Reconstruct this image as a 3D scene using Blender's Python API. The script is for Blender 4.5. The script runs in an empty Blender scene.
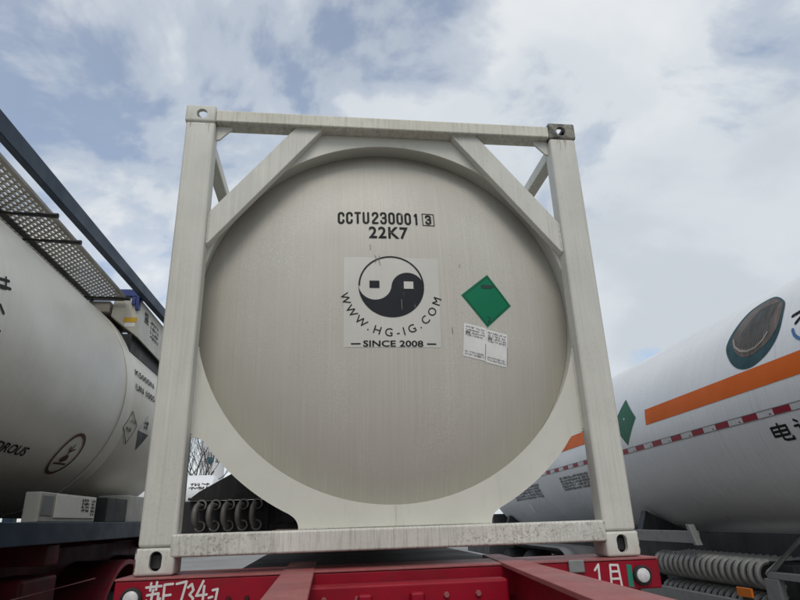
import bpy, bmesh, math, random
from mathutils import Vector, Matrix
random.seed(7)
C = bpy.context.scene.collection
SC = bpy.context.scene
R = math.radians

# ------------------------------------------------------------------ camera
cam = bpy.data.cameras.new('camera'); co = bpy.data.objects.new('camera', cam); C.objects.link(co)
cam.sensor_width = 36.0; cam.sensor_fit = 'HORIZONTAL'; cam.lens = 592.8346/800*36
cam.clip_start = 0.05; cam.clip_end = 6000
yaw, pit, rol = 0.130268925, 0.354445961, -0.0321106798
f = Vector((math.sin(yaw)*math.cos(pit), math.cos(yaw)*math.cos(pit), math.sin(pit)))
r0 = Vector((math.cos(yaw), -math.sin(yaw), 0)); u0 = r0.cross(f)
rr = math.cos(rol)*r0 + math.sin(rol)*u0; uu = -math.sin(rol)*r0 + math.cos(rol)*u0
M = Matrix((rr, uu, -f)).transposed().to_4x4(); M.translation = Vector((-0.36196, -3.06241, 1.60681))
co.matrix_world = M
SC.camera = co
SC.view_settings.view_transform = 'Standard'; SC.view_settings.look = 'None'
SC.view_settings.exposure = 0.15; SC.view_settings.gamma = 1.0; SC.view_settings.use_curve_mapping = False

# ------------------------------------------------------------------ light
SUN_EL, SUN_AZ = R(50), R(186)          # azimuth clockwise from +Y
sd = Vector((math.sin(SUN_AZ)*math.cos(SUN_EL), math.cos(SUN_AZ)*math.cos(SUN_EL), math.sin(SUN_EL)))
sl = bpy.data.lights.new('sun', 'SUN'); sl.energy = 1.0; sl.angle = R(28); sl.color = (1, 0.94, 0.84)
so = bpy.data.objects.new('sun', sl); C.objects.link(so); so.location = (0, -5, 20)
so.rotation_euler = (-sd).to_track_quat('-Z', 'Y').to_euler()

W = bpy.data.worlds.new('World'); SC.world = W; W.use_nodes = True
nt = W.node_tree; nt.nodes.clear()
def N(nt, t, **kw):
    n = nt.nodes.new(t)
    for k, v in kw.items():
        if k in n.inputs.keys(): n.inputs[k].default_value = v
        else: setattr(n, k, v)
    return n
def math_node(nt, op, a, b=None):
    n = nt.nodes.new('ShaderNodeMath'); n.operation = op
    for i, v in enumerate((a, b)):
        if v is None: continue
        if isinstance(v, (int, float)): n.inputs[i].default_value = v
        else: nt.links.new(v, n.inputs[i])
    return n.outputs[0]
def ramp(nt, fac, stops, interp='LINEAR'):
    n = nt.nodes.new('ShaderNodeValToRGB'); n.color_ramp.interpolation = interp
    el = n.color_ramp.elements
    while len(el) < len(stops): el.new(0.5)
    for e, (p, c) in zip(el, stops):
        e.position = p
        e.color = (c, c, c, 1) if isinstance(c, (int, float)) else (*c, 1)
    nt.links.new(fac, n.inputs[0]); return n.outputs[0]
def mix(nt, fac, a, b, mode='MIX'):
    n = nt.nodes.new('ShaderNodeMix'); n.data_type = 'RGBA'; n.blend_type = mode
    for s, v in ((n.inputs[0], fac), (n.inputs[6], a), (n.inputs[7], b)):
        if hasattr(v, 'links'): nt.links.new(v, s)
        elif isinstance(v, (int, float)): s.default_value = v
        else: s.default_value = (*v, 1)
    return n.outputs[2]
sky = N(nt, 'ShaderNodeTexSky'); sky.sky_type = 'NISHITA'; sky.sun_disc = False
sky.sun_elevation = SUN_EL; sky.sun_rotation = SUN_AZ; sky.air_density = 1.0; sky.dust_density = 1.5
tc = N(nt, 'ShaderNodeTexCoord')
sx = N(nt, 'ShaderNodeSeparateXYZ'); nt.links.new(tc.outputs['Generated'], sx.inputs[0])
zz = math_node(nt, 'ADD', math_node(nt, 'MAXIMUM', sx.outputs[2], 0.0), 0.42)
cx = N(nt, 'ShaderNodeCombineXYZ')
nt.links.new(math_node(nt, 'DIVIDE', sx.outputs[0], zz), cx.inputs[0])
nt.links.new(math_node(nt, 'DIVIDE', sx.outputs[1], zz), cx.inputs[1])
cx.inputs[2].default_value = 21.3
n1 = N(nt, 'ShaderNodeTexNoise', Scale=3.4, Detail=10.0, Roughness=0.55, Distortion=0.3); nt.links.new(cx.outputs[0], n1.inputs['Vector'])
mp2 = N(nt, 'ShaderNodeMapping'); mp2.inputs['Location'].default_value = (5.3, 1.7, 2.2); nt.links.new(cx.outputs[0], mp2.inputs[0])
n2 = N(nt, 'ShaderNodeTexNoise', Scale=2.4, Detail=9.0, Roughness=0.5, Distortion=0.2); nt.links.new(mp2.outputs[0], n2.inputs['Vector'])
# clear patches lie mostly to the west (-X) of the yard
cover = math_node(nt, 'ADD', n1.outputs[0], math_node(nt, 'MULTIPLY', sx.outputs[0], 0.16))
cfac = ramp(nt, cover, [(0.36, 0.30), (0.44, 0.66), (0.52, 1.0)], 'EASE')
ccol = ramp(nt, math_node(nt, 'SUBTRACT', math_node(nt, 'ADD', n2.outputs[0], 0.015), math_node(nt, 'MULTIPLY', sx.outputs[0], 0.17)), [(0.36, (0.53, 0.575, 0.625)), (0.50, (0.605, 0.65, 0.695)), (0.64, (0.725, 0.75, 0.77))], 'EASE')
cs = mix(nt, 1.0, ccol, (6.667, 6.667, 6.667), 'MULTIPLY')
skyc = mix(nt, 1.0, sky.outputs[0], (1.0, 1.0, 1.0), 'MULTIPLY')
fin = mix(nt, cfac, skyc, cs)
bg = N(nt, 'ShaderNodeBackground'); bg.inputs[1].default_value = 0.15; nt.links.new(fin, bg.inputs[0])
wo = N(nt, 'ShaderNodeOutputWorld'); nt.links.new(bg.outputs[0], wo.inputs[0])

# ------------------------------------------------------------------ materials
def mat(name, col, rough=0.5, metal=0.0, mott=0.12, mscale=3.0, streak=None, specks=None, edge=None, bump=0.0, bscale=60, spec=0.5, coat=0.0, extra=None, chip=None):
    """streak=(scale_vec, colour, amount, lo, hi); specks=(scale, colour, threshold); edge=(z_lo, z_hi, colour, amount) dirt collecting along an edge"""
    m = bpy.data.materials.new(name); m.use_nodes = True
    t = m.node_tree; b = t.nodes['Principled BSDF']
    b.inputs['Roughness'].default_value = rough; b.inputs['Metallic'].default_value = metal
    b.inputs['Specular IOR Level'].default_value = spec; b.inputs['Coat Weight'].default_value = coat
    tc = N(t, 'ShaderNodeTexCoord'); ob = tc.outputs['Object']
    n = N(t, 'ShaderNodeTexNoise', Scale=mscale, Detail=6.0, Roughness=0.6); t.links.new(ob, n.inputs['Vector'])
    lo = tuple(c*(1-mott) for c in col); hi = tuple(min(1, c*(1+mott)) for c in col)
    c = ramp(t, n.outputs[0], [(0.3, lo), (0.7, hi)])
    for st in (streak if isinstance(streak, list) else [streak] if streak else []):
        sv, sc, amt, a0, a1 = st
        mp = N(t, 'ShaderNodeMapping'); mp.inputs['Scale'].default_value = sv; t.links.new(ob, mp.inputs[0])
        s = N(t, 'ShaderNodeTexNoise', Scale=1.0, Detail=5.0, Roughness=0.65); t.links.new(mp.outputs[0], s.inputs['Vector'])
        fa = ramp(t, s.outputs[0], [(a0, 0.0), (a1, amt)])
        c = mix(t, fa, c, sc)
    for e in (edge if isinstance(edge, list) else [edge] if edge else []):
        z0, z1, ec, amt = e
        sp = N(t, 'ShaderNodeSeparateXYZ'); t.links.new(ob, sp.inputs[0])
        mr = N(t, 'ShaderNodeMapRange'); mr.inputs[1].default_value = z0; mr.inputs[2].default_value = z1
        mr.inputs[3].default_value = 1.0; mr.inputs[4].default_value = 0.0; t.links.new(sp.outputs[2], mr.inputs[0])
        mp = N(t, 'ShaderNodeMapping'); mp.inputs['Scale'].default_value = (38, 38, 6); t.links.new(ob, mp.inputs[0])
        s = N(t, 'ShaderNodeTexNoise', Scale=1.0, Detail=7.0, Roughness=0.75); t.links.new(mp.outputs[0], s.inputs['Vector'])
        k = math_node(t, 'MULTIPLY', mr.outputs[0], s.outputs[0])
        c = mix(t, ramp(t, k, [(0.22, 0.0), (0.50, amt)]), c, ec)
    for (mk, sc_, lo_, hi_, col_) in (extra or []):     # fine grain kept inside broad patches
        a = N(t, 'ShaderNodeTexNoise', Scale=mk, Detail=2.0, Roughness=0.5); t.links.new(ob, a.inputs['Vector'])
        g_ = N(t, 'ShaderNodeTexNoise', Scale=sc_, Detail=3.0, Roughness=0.75); t.links.new(ob, g_.inputs['Vector'])
        k = math_node(t, 'MULTIPLY', ramp(t, a.outputs[0], [(0.46, 0.0), (0.60, 1.0)]), ramp(t, g_.outputs[0], [(lo_, 0.0), (hi_, 0.85)])); c = mix(t, k, c, col_)
    if chip:                                            # paint chipped off along the outer vertical edges
        x0_, x1_, zt_ = chip; sp = N(t, 'ShaderNodeSeparateXYZ'); t.links.new(ob, sp.inputs[0])
        mr = N(t, 'ShaderNodeMapRange'); mr.inputs[1].default_value = x0_; mr.inputs[2].default_value = x1_; t.links.new(math_node(t, 'ABSOLUTE', sp.outputs[0]), mr.inputs[0])
        mz = N(t, 'ShaderNodeMapRange'); mz.inputs[1].default_value = zt_; mz.inputs[2].default_value = 0.0; mz.inputs[3].default_value = 0.72; mz.inputs[4].default_value = 1.0; t.links.new(sp.outputs[2], mz.inputs[0])
        g_ = N(t, 'ShaderNodeTexNoise', Scale=26.0, Detail=6.0, Roughness=0.7); t.links.new(ob, g_.inputs['Vector'])
        k = math_node(t, 'MULTIPLY', math_node(t, 'MULTIPLY', mr.outputs[0], g_.outputs[0]), mz.outputs[0])
        c = mix(t, ramp(t, k, [(0.43, 0.0), (0.49, 0.9)]), c, RUST)
    if specks:
        s = N(t, 'ShaderNodeTexNoise', Scale=specks[0], Detail=3.0, Roughness=0.7); t.links.new(ob, s.inputs['Vector'])
        c = mix(t, ramp(t, s.outputs[0], [(specks[2], 0.0), (specks[2]+0.05, 0.9)]), c, specks[1])
    t.links.new(c, b.inputs['Base Color'])
    rn = ramp(t, n.outputs[0], [(0.3, min(1, rough*1.2)), (0.7, rough*0.85)]); t.links.new(rn, b.inputs['Roughness'])
    if bump:
        bn = N(t, 'ShaderNodeTexNoise', Scale=bscale, Detail=4.0); t.links.new(ob, bn.inputs['Vector'])
        bp = N(t, 'ShaderNodeBump'); bp.inputs['Strength'].default_value = bump; bp.inputs['Distance'].default_value = 0.01
        t.links.new(bn.outputs[0], bp.inputs['Height']); t.links.new(bp.outputs[0], b.inputs['Normal'])
    return m
CREAM = (0.555, 0.55, 0.495); GRIME = (0.25, 0.245, 0.195); RUST = (0.10, 0.055, 0.03); SOOT = (0.09, 0.085, 0.07)
m_cream = mat('cream_paint', CREAM, 0.5, mott=0.08, chip=(1.196, 1.212, 1.4), extra=[(2.5, 60, 0.55, 0.72, (0.40, 0.39, 0.33))], streak=[((34, 34, 0.7), GRIME, 0.36, 0.52, 0.80), ((95, 95, 1.6), (0.70, 0.69, 0.63), 0.5, 0.52, 0.72), ((60, 60, 1.2), (0.33, 0.33, 0.27), 0.4, 0.60, 0.72)], specks=(55, RUST, 0.745), bump=0.06, bscale=25)
m_plate = mat('cream_plate_paint', (0.59, 0.583, 0.515), 0.5, mott=0.07, mscale=2.2, streak=((14, 14, 3.0), GRIME, 0.25, 0.55, 0.85), specks=(48, RUST, 0.77), bump=0.05, bscale=14)
m_rail = mat('stained_rail_paint', (0.57, 0.56, 0.505), 0.6, mott=0.14, mscale=5, extra=[(3.0, 70, 0.50, 0.66, (0.22, 0.215, 0.18)), (2.0, 120, 0.5, 0.7, (0.75, 0.74, 0.69))], streak=[((95, 10, 5), (0.25, 0.24, 0.195), 0.62, 0.48, 0.72), ((160, 20, 9.0), (0.70, 0.69, 0.63), 0.5, 0.52, 0.72)], edge=[(0.066, 0.092, SOOT, 0.9)], specks=(70, RUST, 0.72), bump=0.12, bscale=45)
m_toprail = mat('stained_top_rail_paint', (0.60, 0.585, 0.50), 0.6, mott=0.10, streak=[((40, 10, 4.0), (0.26, 0.24, 0.18), 0.6, 0.48, 0.78)], edge=[(2.466, 2.496, SOOT, 0.75)], specks=(60, RUST, 0.72), bump=0.10, bscale=45)
m_head = mat('cream_tank_paint', (0.475, 0.455, 0.40), 0.42, mott=0.05, mscale=1.6, streak=[((75, 4, 0.35), (0.38, 0.355, 0.30), 0.32, 0.48, 0.78), ((190, 6, 0.5), (0.60, 0.575, 0.515), 0.5, 0.52, 0.70), ((150, 6, 0.35), (0.30, 0.28, 0.235), 0.4, 0.60, 0.74), ((9, 2, 0.5), (0.41, 0.385, 0.32), 0.25, 0.5, 0.8)], specks=(42, (0.16, 0.14, 0.11), 0.775), bump=0.04, bscale=7, extra=[(1.1, 150, 0.50, 0.66, (0.62, 0.61, 0.56)), (1.7, 110, 0.56, 0.72, (0.30, 0.28, 0.235))])
m_black = mat('black_lettering', (0.014, 0.014, 0.015), 0.6, spec=0.15, streak=((25, 25, 25), (0.32, 0.31, 0.28), 0.55, 0.60, 0.72))
m_logo_dark = mat('emblem_dark_vinyl', (0.014, 0.016, 0.021), 0.5, spec=0.2, streak=((22, 22, 9), (0.4, 0.4, 0.38), 0.6, 0.66, 0.76))
m_rustrun = mat('rust_run_stain', (0.26, 0.20, 0.14), 0.8, mott=0.3, mscale=60, spec=0.1)
m_panel = mat('pale_vinyl_panel', (0.55, 0.538, 0.49), 0.45, mott=0.06, streak=((60, 4, 0.8), (0.50, 0.48, 0.43), 0.4, 0.5, 0.75))
m_green = mat('green_placard_vinyl', (0.002, 0.16, 0.075), 0.45, spec=0.2, mott=0.08)
m_green_dk = mat('dark_green_placard_vinyl', (0.008, 0.11, 0.05), 0.45, spec=0.2, mott=0.12)
m_green_ink = mat('placard_ink', (0.004, 0.035, 0.022), 0.5)
m_ink = mat('faint_print', (0.17, 0.17, 0.165), 0.6, mott=0.3, mscale=40)
m_paper = mat('weathered_white_label', (0.70, 0.70, 0.68), 0.6, mott=0.08, mscale=12)
m_red = mat('red_chassis_paint', (0.27, 0.004, 0.017), 0.45, spec=0.22, mott=0.2, mscale=5, streak=((12, 12, 12), (0.10, 0.02, 0.02), 0.4, 0.55, 0.75), specks=(30, (0.06, 0.02, 0.015), 0.74), bump=0.05, bscale=30)
m_redtop = mat('skylit_red_chassis_paint', (0.33, 0.080, 0.082), 0.5, mott=0.18, mscale=4, streak=[((6, 2, 6), (0.20, 0.13, 0.12), 0.6, 0.45, 0.75), ((30, 5, 30), (0.42, 0.2, 0.19), 0.4, 0.55, 0.75)], extra=[(4, 70, 0.52, 0.70, (0.15, 0.085, 0.075))], specks=(45, (0.09, 0.03, 0.02), 0.70), bump=0.08, bscale=40)  # sky light on upward faces put into a paler red; grit is wear
m_dkred = mat('shaded_red_chassis_paint', (0.10, 0.007, 0.014), 0.6, spec=0.2, mott=0.3, mscale=3, streak=((5, 5, 5), (0.04, 0.025, 0.02), 0.7, 0.45, 0.7))  # shade under the left container put into a darker red
m_white_paint = mat('white_hand_paint', (0.66, 0.62, 0.60), 0.7, mott=0.12, mscale=25)
m_rubber = mat('black_rubber', (0.02, 0.02, 0.021), 0.8, mott=0.2, bump=0.2, bscale=40)
m_dark = mat('black_steel', (0.028, 0.028, 0.03), 0.6, mott=0.25, streak=((20, 20, 1), (0.09, 0.088, 0.08), 0.5, 0.5, 0.8))
m_grey = mat('grey_galvanised_steel', (0.24, 0.245, 0.24), 0.5, 0.3, mott=0.2, mscale=9, streak=((9, 9, 9), (0.10, 0.10, 0.09), 0.6, 0.5, 0.75))
m_tube = mat('aluminium_tube', (0.23, 0.23, 0.22), 0.5, 0.4, mott=0.2, mscale=12)
m_tube_pale = mat('pale_aluminium_tube', (0.27, 0.265, 0.25), 0.5, 0.3, mott=0.25, mscale=14)
m_plastic = mat('grey_mudguard_plastic', (0.20, 0.205, 0.205), 0.5, mott=0.15)
m_lwhite = mat('old_white_tank_paint', (0.80, 0.77, 0.685), 0.33, mott=0.06, mscale=1.2, streak=[((3, 0.8, 1.5), (0.50, 0.48, 0.43), 0.45, 0.5, 0.8), ((2, 45, 1.2), (0.5, 0.48, 0.43), 0.25, 0.5, 0.75)], bump=0.03, bscale=3)
m_band = mat('pale_cladding_band', (0.66, 0.655, 0.62), 0.4, mott=0.05, streak=((2, 30, 1.0), (0.45, 0.43, 0.38), 0.3, 0.5, 0.8))
m_blue = mat('dark_blue_steel_paint', (0.014, 0.034, 0.066), 0.5, spec=0.3, mott=0.15, mscale=3, streak=((8, 2, 8), (0.03, 0.042, 0.06), 0.5, 0.5, 0.8))
m_bluebox = mat('blue_box_paint', (0.01, 0.03, 0.16), 0.4)
m_grate = mat('weathered_grating_steel', (0.36, 0.34, 0.30), 0.6, 0.2, mott=0.2)
m_box = mat('beige_cabinet_paint', (0.52, 0.51, 0.45), 0.5, mott=0.1, mscale=6, streak=((15, 15, 3), (0.3, 0.27, 0.2), 0.4, 0.52, 0.8))
m_yellow = mat('yellow_sticker', (0.55, 0.33, 0.02), 0.5)
m_brown = mat('brown_mark_ink', (0.10, 0.03, 0.02), 0.6)
m_rwhite = mat('white_tank_enamel', (0.74, 0.745, 0.74), 0.28, mott=0.025, mscale=1.0, streak=[((1.2, 14, 1.2), (0.55, 0.55, 0.54), 0.25, 0.52, 0.8)], bump=0.02, bscale=2)
def scratch_material():
    # fine slanting swirl scratches of a washed tank, built as anisotropic noise in the tank's own coordinates
    t = m_rwhite.node_tree; b = t.nodes['Principled BSDF']
    tc = N(t, 'ShaderNodeTexCoord'); mp = N(t, 'ShaderNodeMapping'); mp.inputs['Rotation'].default_value = (R(38), 0, 0); mp.inputs['Scale'].default_value = (1.5, 70, 1.6)
    t.links.new(tc.outputs['Object'], mp.inputs[0])
    s = N(t, 'ShaderNodeTexNoise', Scale=1.0, Detail=4.0, Roughness=0.7); t.links.new(mp.outputs[0], s.inputs['Vector'])
    old = b.inputs['Base Color'].links[0].from_socket
    t.links.new(mix(t, ramp(t, s.outputs[0], [(0.5, 0.0), (0.72, 0.5)]), old, (0.50, 0.50, 0.48)), b.inputs['Base Color'])
scratch_material()
m_orange = mat('orange_stripe_vinyl', (0.68, 0.125, 0.004), 0.5, mott=0.06, spec=0.2)
m_tapered = mat('red_reflective_tape', (0.30, 0.008, 0.028), 0.35, mott=0.1, mscale=20)
m_tapewhite = mat('white_reflective_tape', (0.62, 0.62, 0.61), 0.35, mott=0.12, mscale=30)
m_teal = mat('emblem_teal_vinyl', (0.012, 0.055, 0.062), 0.45, spec=0.25, mott=0.2, mscale=8)
m_ridge = mat('emblem_bronze_vinyl', (0.085, 0.066, 0.052), 0.45, spec=0.25, mott=0.35, mscale=3.5, streak=[((1.2, 34, 5), (0.17, 0.115, 0.085), 0.75, 0.46, 0.66), ((1.2, 50, 6), (0.24, 0.22, 0.235), 0.5, 0.52, 0.7)])
m_rim = mat('emblem_pale_vinyl', (0.26, 0.225, 0.185), 0.4, mott=0.2)
m_bluev = mat('blue_vinyl', (0.03, 0.14, 0.32), 0.4)
m_amber = mat('amber_reflector_plastic', (0.62, 0.16, 0.01), 0.3)
m_lens = mat('white_reflector_plastic', (0.62, 0.60, 0.60), 0.25, mott=0.15, mscale=60)
m_gpaint = mat('green_paint_dab', (0.01, 0.20, 0.13), 0.6)
m_ground = mat('pale_concrete', (0.22, 0.217, 0.208), 0.85, mott=0.15, mscale=0.25, streak=((0.9, 0.9, 1), (0.15, 0.147, 0.142), 0.5, 0.5, 0.75), bump=0.15, bscale=20)
m_bark = mat('grey_bark', (0.09, 0.075, 0.06), 0.9, mott=0.3, mscale=6)
m_far_white = mat('distant_white_paint', (0.70, 0.71, 0.72), 0.45, mott=0.05)
m_farteal = mat('teal_emblem_paint', (0.02, 0.19, 0.27), 0.5)

# ------------------------------------------------------------------ helpers
def tagit(o, label, cat, group=None):
    o['label'] = label; o['category'] = cat
    if group: o['group'] = group
    return o
def thing(name, label, cat, loc=(0, 0, 0), group=None):
    o = bpy.data.objects.new(name, None); C.objects.link(o); o.location = loc; o.empty_display_size = 0.2
    return tagit(o, label, cat, group)
def wloc(o):
    v = Vector((0, 0, 0))
    while o: v += o.location; o = o.parent
    return v
def obj(name, bm, m, parent=None, bevel=0.0, smooth=False, seg=2, label=None):
    me = bpy.data.meshes.new(name)
    if parent: bmesh.ops.translate(bm, verts=bm.verts, vec=-wloc(parent))
    bmesh.ops.recalc_face_normals(bm, faces=bm.faces)
    bm.to_mesh(me); bm.free()
    o = bpy.data.objects.new(name, me); C.objects.link(o)
    if parent: o.parent = parent
    for mm in (m if isinstance(m, (list, tuple)) else [m]): me.materials.append(mm)
    if smooth or bevel:
        for p in me.polygons: p.use_smooth = True
        if smooth and not bevel: me.set_sharp_from_angle(angle=R(38))
    if bevel:
        b = o.modifiers.new('bevel', 'BEVEL'); b.width = bevel; b.segments = seg; b.limit_method = 'ANGLE'; b.angle_limit = R(35); b.harden_normals = True
        me.set_sharp_from_angle(angle=R(38))
    if label: o['label'] = label
    return o
def BM(): return bmesh.new()
def box(bm, x0, x1, y0, y1, z0, z1):
    v = [bm.verts.new(p) for p in ((x0,y0,z0),(x1,y0,z0),(x1,y1,z0),(x0,y1,z0),(x0,y0,z1),(x1,y0,z1),(x1,y1,z1),(x0,y1,z1))]
    for q in ((3,2,1,0),(4,5,6,7),(0,1,5,4),(1,2,6,5),(2,3,7,6),(3,0,4,7)): bm.faces.new([v[i] for i in q])
    return bm
def hexa(bm, b, t):      # eight free corners: bottom quad, top quad
    v = [bm.verts.new(p) for p in list(b)+list(t)]
    for q in ((3,2,1,0),(4,5,6,7),(0,1,5,4),(1,2,6,5),(2,3,7,6),(3,0,4,7)): bm.faces.new([v[i] for i in q])
    return bm
def prism(bm, pts, y0, y1, axis='y'):
    def P(a, b, d): return (a, d, b) if axis == 'y' else (d, a, b) if axis == 'x' else (a, b, d)
    A = [bm.verts.new(P(a, b, y0)) for a, b in pts]; B = [bm.verts.new(P(a, b, y1)) for a, b in pts]
    n = len(pts)
    fs = [bm.faces.new(A), bm.faces.new(B[::-1])]
    for i in range(n): bm.faces.new((A[i], B[i], B[(i+1) % n], A[(i+1) % n]))
    bm.normal_update(); bmesh.ops.triangulate(bm, faces=[q for q in fs if len(q.verts) > 4], quad_method='BEAUTY', ngon_method='EAR_CLIP')
    return bm
def frame_axes(d):
    d = d.normalized(); a = Vector((0, 0, 1)) if abs(d.z) < 0.9 else Vector((1, 0, 0))
    e = d.cross(a).normalized(); return e, e.cross(d).normalized()
def tube(bm, pts, r, n=10, r1=None):
    pts = [Vector(p) for p in pts]; rings = []
    for i, p in enumerate(pts):
        d = (pts[min(i+1, len(pts)-1)] - pts[max(i-1, 0)])
        e, g = frame_axes(d)
        if rings:
            pe = rings[-1][1]; dd = d.normalized(); e = (pe - dd*pe.dot(dd)).normalized(); g = dd.cross(e)
        q = r if r1 is None else r + (r1-r)*i/(len(pts)-1)
        rings.append(([bm.verts.new(p + q*(math.cos(2*math.pi*k/n)*e + math.sin(2*math.pi*k/n)*g)) for k in range(n)], e))
    for (a, _), (b, _) in zip(rings, rings[1:]):
        for k in range(n): bm.faces.new((a[k], a[(k+1) % n], b[(k+1) % n], b[k]))
    bm.faces.new(rings[0][0][::-1]); bm.faces.new(rings[-1][0])
    return bm
def lathe(bm, prof, o, axis, n=48, closed_ends=True):
    """prof: (radius, distance along axis)"""
    axis = Vector(axis).normalized(); o = Vector(o); e, g = frame_axes(axis); rings = []
    for r, d in prof:
        if r < 1e-6: rings.append([bm.verts.new(o + axis*d)])
        else: rings.append([bm.verts.new(o + axis*d + r*(math.cos(2*math.pi*k/n)*e + math.sin(2*math.pi*k/n)*g)) for k in range(n)])
    for a, b in zip(rings, rings[1:]):
        for k in range(n):
            k2 = (k+1) % n
            if len(a) == 1: bm.faces.new((a[0], b[k], b[k2]))
            elif len(b) == 1: bm.faces.new((a[k], a[k2], b[0]))
            else: bm.faces.new((a[k], a[k2], b[k2], b[k]))
    return bm
def ring_loop(bm, prof, o, axis, n=48):   # closed profile (tyres, rings)
    return lathe(bm, list(prof)+[prof[0]], o, axis, n)
LIFT = 6e-5
def flat(polys, maxlen=0.05):              # list of 2-D outlines -> finely divided sheet
    bm = BM()
    for i, p in enumerate(polys): bm.faces.new([bm.verts.new((a, b, (i % 11)*LIFT)) for a, b in p])
    bm.normal_update(); bmesh.ops.triangulate(bm, faces=bm.faces, ngon_method='EAR_CLIP')
    for _ in range(7):
        es = [e for e in bm.edges if e.calc_length() > maxlen]
        if not es: break
        bmesh.ops.subdivide_edges(bm, edges=es, cuts=1); bmesh.ops.triangulate(bm, faces=[q for q in bm.faces if len(q.verts) > 3])
    return bm
def lay(bm, fn):
    for v in bm.verts: v.co = fn(v.co.x, v.co.y, v.co.z)
    return bm
def strokes(lines, w, caps=True):          # brush strokes: a round-ended bar per segment
    out = []
    for L in lines:
        for (a, b), (c, d) in zip(L, L[1:]):
            t = math.atan2(d-b, c-a); h = w/2
            if caps:
                out.append([(c+h*math.cos(t+R(q)), d+h*math.sin(t+R(q))) for q in (-90, -54, -18, 18, 54, 90)]+[(a+h*math.cos(t+R(q)), b+h*math.sin(t+R(q))) for q in (90, 126, 162, 198, 234, 270)])
            else:
                dx, dy = h*math.cos(t), h*math.sin(t)
                out.append([(a+dy, b-dx), (c+dy, d-dx), (c-dy, d+dx), (a-dy, b+dx)])
    return out
def text2d(s, bold=0.0, spacing=1.0):
    cu = bpy.data.curves.new('lettering', 'FONT'); cu.body = s; cu.size = 1.0; cu.offset = bold; cu.space_character = spacing; cu.resolution_u = 3
    t = bpy.data.objects.new('lettering', cu); C.objects.link(t)
    me = bpy.data.meshes.new_from_object(t.evaluated_get(bpy.context.evaluated_depsgraph_get()))
    bm = BM(); bm.from_mesh(me)
    bpy.data.objects.remove(t); bpy.data.curves.remove(cu); bpy.data.meshes.remove(me)
    return bm
def fit(bm, x0, x1, z0, z1):
    xs = [v.co.x for v in bm.verts]; ys = [v.co.y for v in bm.verts]
    a, b, c, d = min(xs), max(xs), min(ys), max(ys)
    for v in bm.verts: v.co = ((v.co.x-a)/(b-a)*(x1-x0)+x0, (v.co.y-c)/(d-c)*(z1-z0)+z0, 0)
    return bm
def merge(dst, src):
    me = bpy.data.meshes.new('tmp'); src.to_mesh(me); src.free(); dst.from_mesh(me); bpy.data.meshes.remove(me); return dst
def scribble(x0, x1, z0, z1, n, w, rnd):   # rows of illegible small print
    out = []
    h = (z1-z0)/n
    for i in range(n):
        zc = z1-(i+0.5)*h; x = x0
        while x < x1:
            l = rnd.uniform(0.15, 0.55)*h
            if rnd.random() < 0.85:
                a = rnd.uniform(-0.3, 0.3)*h
                out += strokes([[(x, zc+a), (min(x+l, x1), zc+rnd.uniform(-0.3, 0.3)*h)]], w)
                if rnd.random() < 0.5: out += strokes([[(x+l/2, zc-0.33*h), (x+l/2, zc+0.33*h)]], w)
            x += l+0.12*h
    return out
def dup(o, parent=None):
    c = o.copy(); C.objects.link(c); c.parent = parent
    for ch in list(o.children): dup(ch, c)
    return c
def boolean(bm, cutters):
    def mk(b):
        me = bpy.data.meshes.new('b'); bmesh.ops.recalc_face_normals(b, faces=b.faces); b.to_mesh(me); b.free(); o = bpy.data.objects.new('b', me); C.objects.link(o); return o
    a = mk(bm); cs = [mk(c) for c in cutters]
    for c in cs:
        md = a.modifiers.new('cut', 'BOOLEAN'); md.operation = 'DIFFERENCE'; md.object = c; md.solver = 'EXACT'
    dg = bpy.context.evaluated_depsgraph_get(); me = bpy.data.meshes.new_from_object(a.evaluated_get(dg))
    out = BM(); out.from_mesh(me)
    for o in [a]+cs: bpy.data.objects.remove(o)
    return out

# ------------------------------------------------------------------ setting
bm = BM(); g = 1500
bm.faces.new([bm.verts.new(p) for p in ((-g,-g,0),(g,-g,0),(g,g,0),(-g,g,0))])
ground = obj('ground', bm, m_ground); ground['kind'] = 'structure'

# ================================================================== the tank container (front frame at y = 0)
Z0 = 1.40
K = thing('tank_container', 'cream framed tank container end on, with black and white emblem and green diamond', 'tank container', (0, 0, Z0))
L = 6.058
def cz(*a): return a
# corner castings
def casting_bm(hole):
    b = BM(); box(b, 0, .178, 0, .162, 0, .118)
    bmesh.ops.bevel(b, geom=list(b.edges), offset=0.013, segments=3, affect='EDGES', profile=0.5)
    cav = box(BM(), .022, .150, .026, .14, .02, .096)
    def slot(cxx, czz, w, h, n=10):
        pts = []
        rr_ = min(w, h)/2
        for k in range(2*n):
            a = 2*math.pi*k/(2*n)
            ox = (w/2-rr_)*(1 if math.cos(a) > 0 else -1); oz = (h/2-rr_)*(1 if math.sin(a) > 0 else -1)
            pts.append((cxx+ox+rr_*math.cos(a), czz+oz+rr_*math.sin(a)))
        return pts
    front = prism(BM(), slot(.089+hole[2], .059+hole[3], hole[0], hole[1]), -.05, .07)
    top = prism(BM(), slot(.089, .081, .06, .10), .05, .2, 'z')
    side = prism(BM(), slot(.081, .059, .07, .06), -.05, .06, 'x')
    return boolean(b, [cav, front, top, side])
cb_top = casting_bm((.062, .066, .008, -.004)); cb_bot = casting_bm((.056, .086, .006, -.002))
def place_casting(src, mx, my, mzz, name='corner_casting', dirt=False):
    b = src.copy()
    for v in b.verts:
        x, y, z = v.co
        X = -1.219+x if not mx else 1.219-x
        Y = -.003+y if not my else L+.003-y
        Zc = (z if not mzz == 'b' else .118-z)
        v.co = (X, Y, Z0+(0 if mzz == 'b' else 2.473)+Zc)
    return obj(name, b, dirt or m_cream, K, smooth=True)
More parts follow.
